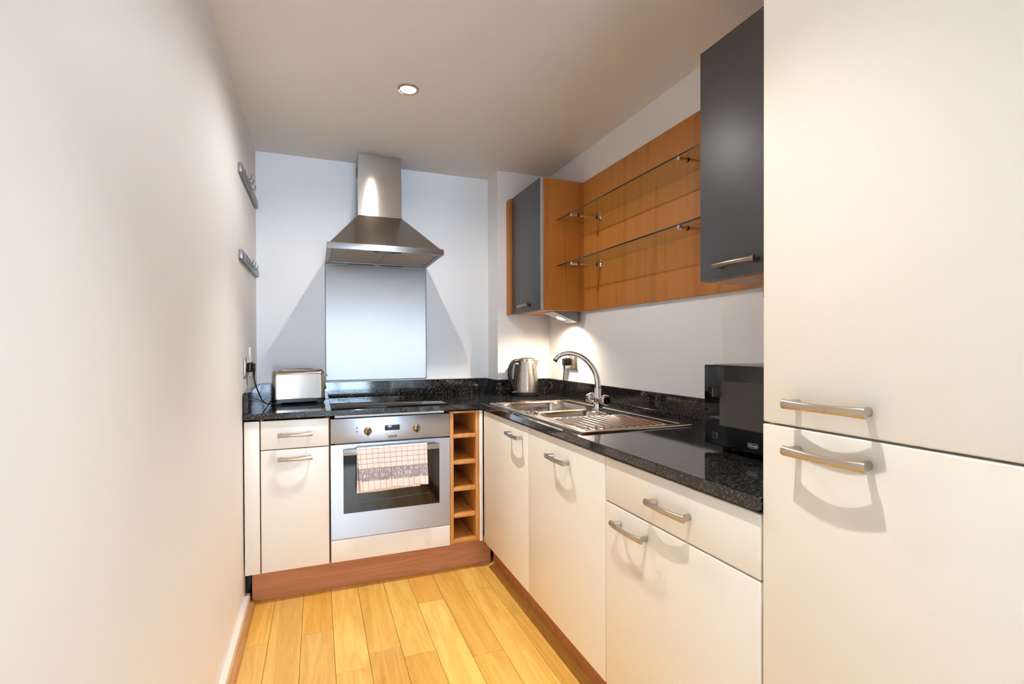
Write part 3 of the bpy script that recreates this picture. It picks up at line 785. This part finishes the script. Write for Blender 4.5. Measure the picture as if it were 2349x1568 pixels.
bm = lathe(bm_new(), [(.013, .129), (.013, .134), (.011, .143), (.009, .144)], 20, (0, -.02, .082), 'x')
obj('browning_knob', bm, 'chrome', t, 40, True)

# ------------------------------------------------------------------ kettle
t = thing('kettle', 'tall brushed steel jug kettle with black handle', 'kettle', (1.172, .313, WT))
obj('power_base', lathe(bm_new(), [(.083, .0003), (.084, .006), (.083, .014), (.076, .0175), (.03, .018)], 40), 'black_plastic', t, 40, True)
obj('body', lathe(bm_new(), [(.076, .0185), (.0785, .022), (.0780, .03), (.0745, .08), (.0690, .13), (.0628, .18), (.0580, .213), (.0565, .222), (.054, .2235)], 48), 'steel_round', t, 50, True)
ld = obj('lid', lathe(bm_new(), [(.0545, .2238), (.0545, .228), (.050, .234), (.036, .238), (.012, .2395)], 40), 'nickel', t, 50, True)
bm = bm_new()                                            # pouring lip
P = [(.050, -.026, .224), (.050, .026, .224), (.088, 0, .222), (.062, -.016, .185), (.062, .016, .185), (.070, 0, .168), (.084, -.006, .222), (.084, .006, .222)]
v = [bm.verts.new(p_) for p_ in P]
for f_ in ((0, 6, 3), (1, 4, 7), (6, 2, 5, 3), (2, 7, 4, 5), (0, 1, 7, 2, 6), (3, 5, 4), (0, 3, 4, 1)): bm.faces.new([v[k] for k in f_])
obj('spout', bm, 'steel_round', t, 0, True)
hp = catmull([(-.048, -.008, .216), (-.078, -.010, .218), (-.103, -.012, .200), (-.116, -.012, .165), (-.117, -.012, .125), (-.108, -.012, .085), (-.092, -.010, .055), (-.074, -.008, .040)], 6)
n = len(hp)
hd = obj('handle', sweep(bm_new(), hp, [(.0105+.003*math.sin(PI*i/n), .0085+.003*math.sin(PI*i/n)) for i in range(n)], 14, up=Vector((0, 1, 0))), 'black_plastic', t, 60, True)
bm = bm_new(); bx(bm, -.112, -.100, -.020, -.004, .196, .208, .003)
obj('lid_button', bm, 'chrome', hd, 40, True)
bm = bm_new()
sweep(bm, [(-.0745, -.004, .045), (-.0715, -.004, .09), (-.0665, -.004, .14), (-.060, -.004, .195)], [(.018, .008), (.018, .009), (.018, .009), (.016, .009)], 12, up=Vector((0, 1, 0)))
obj('gauge_housing', bm, 'black_plastic', t, 50, True)
bm = bm_new(); sweep(bm, [(-.0835, -.004, .06), (-.0805, -.004, .10), (-.0755, -.004, .15)], [(.006, .0025)]*3, 10, up=Vector((0, 1, 0)))
obj('water_gauge', bm, 'grey_plastic', t, 50, True)
bm = bm_new(); bx(bm, -.102, -.078, -.018, .004, .020, .028, .003)
obj('switch', bm, 'chrome', t, 40, True)

# ------------------------------------------------------------------ microwave
mx0, my0, my1, mz0, mz1 = 1.028, -1.800, -1.374, .914, 1.149
t = thing('microwave', 'black compact microwave oven with mirrored glass door on the worktop', 'microwave', (1.2, -1.587, WT))
obj('body', box(mx0+.024, RX-.03, my0+.003, my1-.003, mz0+.002, mz1-.002, .004), 'black_plastic', t)
obj('top_cover', box(mx0+.030, RX-.032, my0+.006, my1-.006, mz1-.0015, mz1+.0008), 'grey_metal', t, 0)
dr = obj('door', box(mx0, mx0+.022, my0, my1, mz0, mz1, .004, 3), 'black_gloss', t)
obj('viewing_window', box(mx0-.0006, mx0+.001, my1-.345, my1-.062, mz0+.062, mz1-.045), 'oven_glass', dr, 0)
# badge: rounded outline with name
bm = bm_new(); o_ = roundrect(.0345, .0125, .0062, 6); i2 = roundrect(.0325, .0105, .0052, 6); n = len(o_)
va = [[bm.verts.new((a, b, z)) for a, b in pl] for pl in (o_, i2) for z in (0, .0006)]
for k in range(n):
    k2 = (k+1) % n
    bm.faces.new((va[1][k], va[1][k2], va[3][k2], va[3][k])); bm.faces.new((va[0][k], va[1][k], va[1][k2], va[0][k2])); bm.faces.new((va[2][k], va[3][k], va[3][k2], va[2][k2]))
bc = Matrix.Translation((mx0-.0003, -1.553, .9365)) @ FACE_NX
xf(bm, bc); bd_ = obj('badge', bm, 'ink_silver', dr, 0)
bm = text_bm('DeLonghi', .0072, .0003, .0002, .95); xf(bm, bc); obj('lettering', bm, 'ink_silver', bd_, 0)
bm = bm_new()                                             # small printed pictogram
for a in ((-.011, -.003, -.007, -.0062), (-.011, -.003, .001, .0018), (-.011, -.003, .0062, .007), (.001, .010, .0062, .007), (.001, .010, .0015, .0023), (.006, .0068, -.007, .0015), (.0095, .010, -.007, .007), (-.011, .010, -.0098, -.0094)):
    bx(bm, a[0], a[1], a[2], a[3], 0, .0005)
xf(bm, Matrix.Translation((mx0-.0003, -1.418, .945)) @ FACE_NX); obj('printed_symbol', bm, 'grey_plastic', dr, 0)
for xx in (mx0+.05, RX-.07):
    for yy in (my0+.04, my1-.04):
        obj('foot', lathe(bm_new(), [(.012, WT+.0003), (.013, WT+.012), (.013, mz0+.004)], 16, (xx, yy, 0)), 'rubber', t)

# ------------------------------------------------------------------ tea towel over the oven handle
bm = bm_new(); uvl = bm.loops.layers.uv.new('UVMap')
tx0, tx1 = .1175, .4625; NU = 46; bar_y, bar_z, br = -.041, .7085, .0075
def path(s, u):
    """s: metres from the fold (negative in front, positive behind the bar)"""
    w = (u-.5)
    q = abs(s); turn = br*PI/2
    if q < turn:
        a = q/br; sg = -1 if s < 0 else 1
        return bar_y+sg*br*math.sin(a), bar_z+br*math.cos(a)-.0005
    dn = q-turn
    if s < 0:
        y = bar_y-br-.0012-.006*min(dn/.2, 1)*math.sin(u*7+.7)**2-.0035*math.sin(u*17+dn*14)*min(dn/.08, 1)-.004*dn/.2
        return y, bar_z-dn
    y = bar_y+br+.0012+.004*math.sin(u*9+dn*8)*min(dn/.1, 1)
    return y, bar_z-dn
rows_ = []
NV = 60
for j in range(NV+1):
    row = []
    for i in range(NU+1):
        u = i/NU
        lf = .2185-.010*u+.0025*math.sin(u*21)+.002*math.sin(u*9)            # front length
        lb = (.232-.008*u) if u < .93 else .205
        s = -lf+(lf+lb)*j/NV
        y, z = path(s, u)
        x = tx0+(tx1-tx0)*u
        if s < 0: x += .017*min(-s/.2, 1)*(1-u)*.9+.004*u*min(-s/.2, 1)
        else: x += -.006*min(s/.2, 1)*u+.001
        row.append((bm.verts.new((x, y, z)), (u*(tx1-tx0), s)))
    rows_.append(row)
for a, b in zip(rows_, rows_[1:]):
    for i in range(NU):
        f_ = bm.faces.new((a[i][0], a[i+1][0], b[i+1][0], b[i][0]))
        for lp, c in zip(f_.loops, (a[i], a[i+1], b[i+1], b[i])): lp[uvl].uv = c[1]
tw = tag(obj('tea_towel', bm, 'towel_cloth', smooth=80), 'checked tea towel with blue band hanging on the oven handle', 'towel')
so = tw.modifiers.new('cloth', 'SOLIDIFY'); so.thickness = .0014; so.offset = 0

# ------------------------------------------------------------------ wall rails with hooks
def rail(z, label, hooks, y0, y1):
    t = thing('hook_rail', label, 'hook rail', (LX, (y0+y1)/2, z), 0, 'steel hook rails on the left wall')
    obj('bar', box(LX+.0005, LX+.016, y0, y1, z-.020, z+.020, .002), 'grey_metal', t)
    for yy in hooks:
        pts = catmull([(LX+.017, yy, z+.016), (LX+.0185, yy, z-.006), (LX+.026, yy, z-.019), (LX+.036, yy, z-.019), (LX+.042, yy, z-.010), (LX+.043, yy, z+.002)], 5)
        h_ = obj('hook', sweep(bm_new(), pts, [(.007, .0018)]*len(pts), 8, up=Vector((1, 0, .01))), 'grey_metal', t, 60)
        obj('hook_plate', box(LX+.016, LX+.0185, yy-.009, yy+.009, z-.010, z+.019, .001, 1), 'grey_metal', h_)
rail(2.006, 'upper grey steel hook rail on the left wall', (.03, .10, .19), -.075, .56)
rail(1.622, 'lower grey steel hook rail on the left wall', (.08, .17, .26), -.075, .575)

# ------------------------------------------------------------------ sockets, switch, plugs and cables
def plate_x(name, label, cat, wallx, sgn, y0, y1, z0, z1, m):
    t = thing(name, label, cat, (wallx, (y0+y1)/2, z0))
    a, b = sorted((wallx+sgn*.0005, wallx+sgn*.009))
    obj('face_plate', box(a, b, y0, y1, z0, z1, .0015), m, t)
    return t
def outlet(t, wallx, sgn, yc, zc):
    bm = bm_new(); x0 = wallx+sgn*.0088; x1 = wallx+sgn*.0094
    for dy, dz, w_, h_ in ((0, .013, .004, .008), (-.011, -.009, .007, .004), (.011, -.009, .007, .004)):
        bx(bm, min(x0, x1), max(x0, x1), yc+dy-w_/2, yc+dy+w_/2, zc+dz-h_/2, zc+dz+h_/2)
    obj('pin_holes', bm, 'dark_void', t, 0)
def rocker(t, wallx, sgn, yc, zc, m='white_plastic', w_=.011, h_=.020):
    a, b = sorted((wallx+sgn*.0088, wallx+sgn*.0125))
    obj('rocker_switch', box(a, b, yc-w_/2, yc+w_/2, zc-h_/2, zc+h_/2, .0015), m, t)
def plug(name, label, wallx, sgn, yc, zc, cable_pts):
    t = thing(name, label, 'plug', (wallx+sgn*.01, yc, zc))
    a, b = sorted((wallx+sgn*.0096, wallx+sgn*.026))
    obj('plug_body', box(a, b, yc-.0245, yc+.0245, zc-.023, zc+.024, .005), 'black_plastic', t)
    a, b = sorted((wallx+sgn*.026, wallx+sgn*.040))
    obj('plug_back', box(a, b, yc-.020, yc+.020, zc-.022, zc+.022, .009, 3), 'black_plastic', t)
    xx = wallx+sgn*.033
    obj('strain_relief', sweep(bm_new(), [(xx, yc, zc-.018), (xx, yc, zc-.034), (xx, yc, zc-.048)], [.0055, .0050, .0036], 12), 'rubber', t)
    pts = catmull([(xx, yc, zc-.046)]+cable_pts, 8)
    obj('cable', sweep(bm_new(), pts, .0030, 10), 'black_plastic', t)
    return t
t = plate_x('wall_socket', 'brushed steel double socket on the wall behind the tap', 'socket', RX, -1, .024, .170, 1.071, 1.157, 'nickel')
for yc in (.061, .133): outlet(t, RX, -1, yc, 1.108)
for yc in (.080, .152): rocker(t, RX, -1, yc-.038+.019, 1.142)
zb = WT+.0035
plug('plug', 'black plug and cable of the kettle beside the tap', RX, -1, .140, 1.112,
     [(RX-.036, .140, 1.03), (RX-.042, .142, .98), (RX-.055, .15, .93), (RX-.07, .16, zb+.004), (RX-.09, .19, zb), (RX-.11, .25, zb),
      (1.275, .22, zb+.02), (1.300, .21, .955), (1.305, .245, .982), (1.295, .27, .955), (1.275, .28, .918), (1.262, .300, WT+.010), (1.250, .313, WT+.009)])
t = plate_x('wall_socket', 'steel double socket on the left wall above the toaster end', 'socket', LX, 1, .050, .196, 1.070, 1.156, 'nickel')
for yc in (.087, .159): outlet(t, LX, 1, yc, 1.108)
for yc in (.105, .141): rocker(t, LX, 1, yc, 1.142)
plug('plug', 'black plug and cable of the toaster on the left wall', LX, 1, .150, 1.108,
     [(LX+.040, .16, 1.02), (LX+.05, .20, .975), (LX+.06, .27, .93), (LX+.072, .34, zb+.006), (LX+.076, .42, zb), (LX+.08, .48, zb+.004), (LX+.105, .50, .922)])
t = plate_x('cooker_switch', 'tall white cooker switch plate with red rocker on the left wall', 'switch', LX, 1, .245, .331, 1.062, 1.208, 'white_plastic')
rocker(t, LX, 1, .288, 1.112, 'red_plastic', .028, .046)
obj('neon_lamp', box(LX+.0088, LX+.0098, .284, .292, 1.160, 1.166), 'red_plastic', t, 0)
obj('screw', lathe(bm_new(), [(.003, LX+.0088), (.003, LX+.0097)], 12, (0, .288, 1.196), 'x'), 'nickel', t)
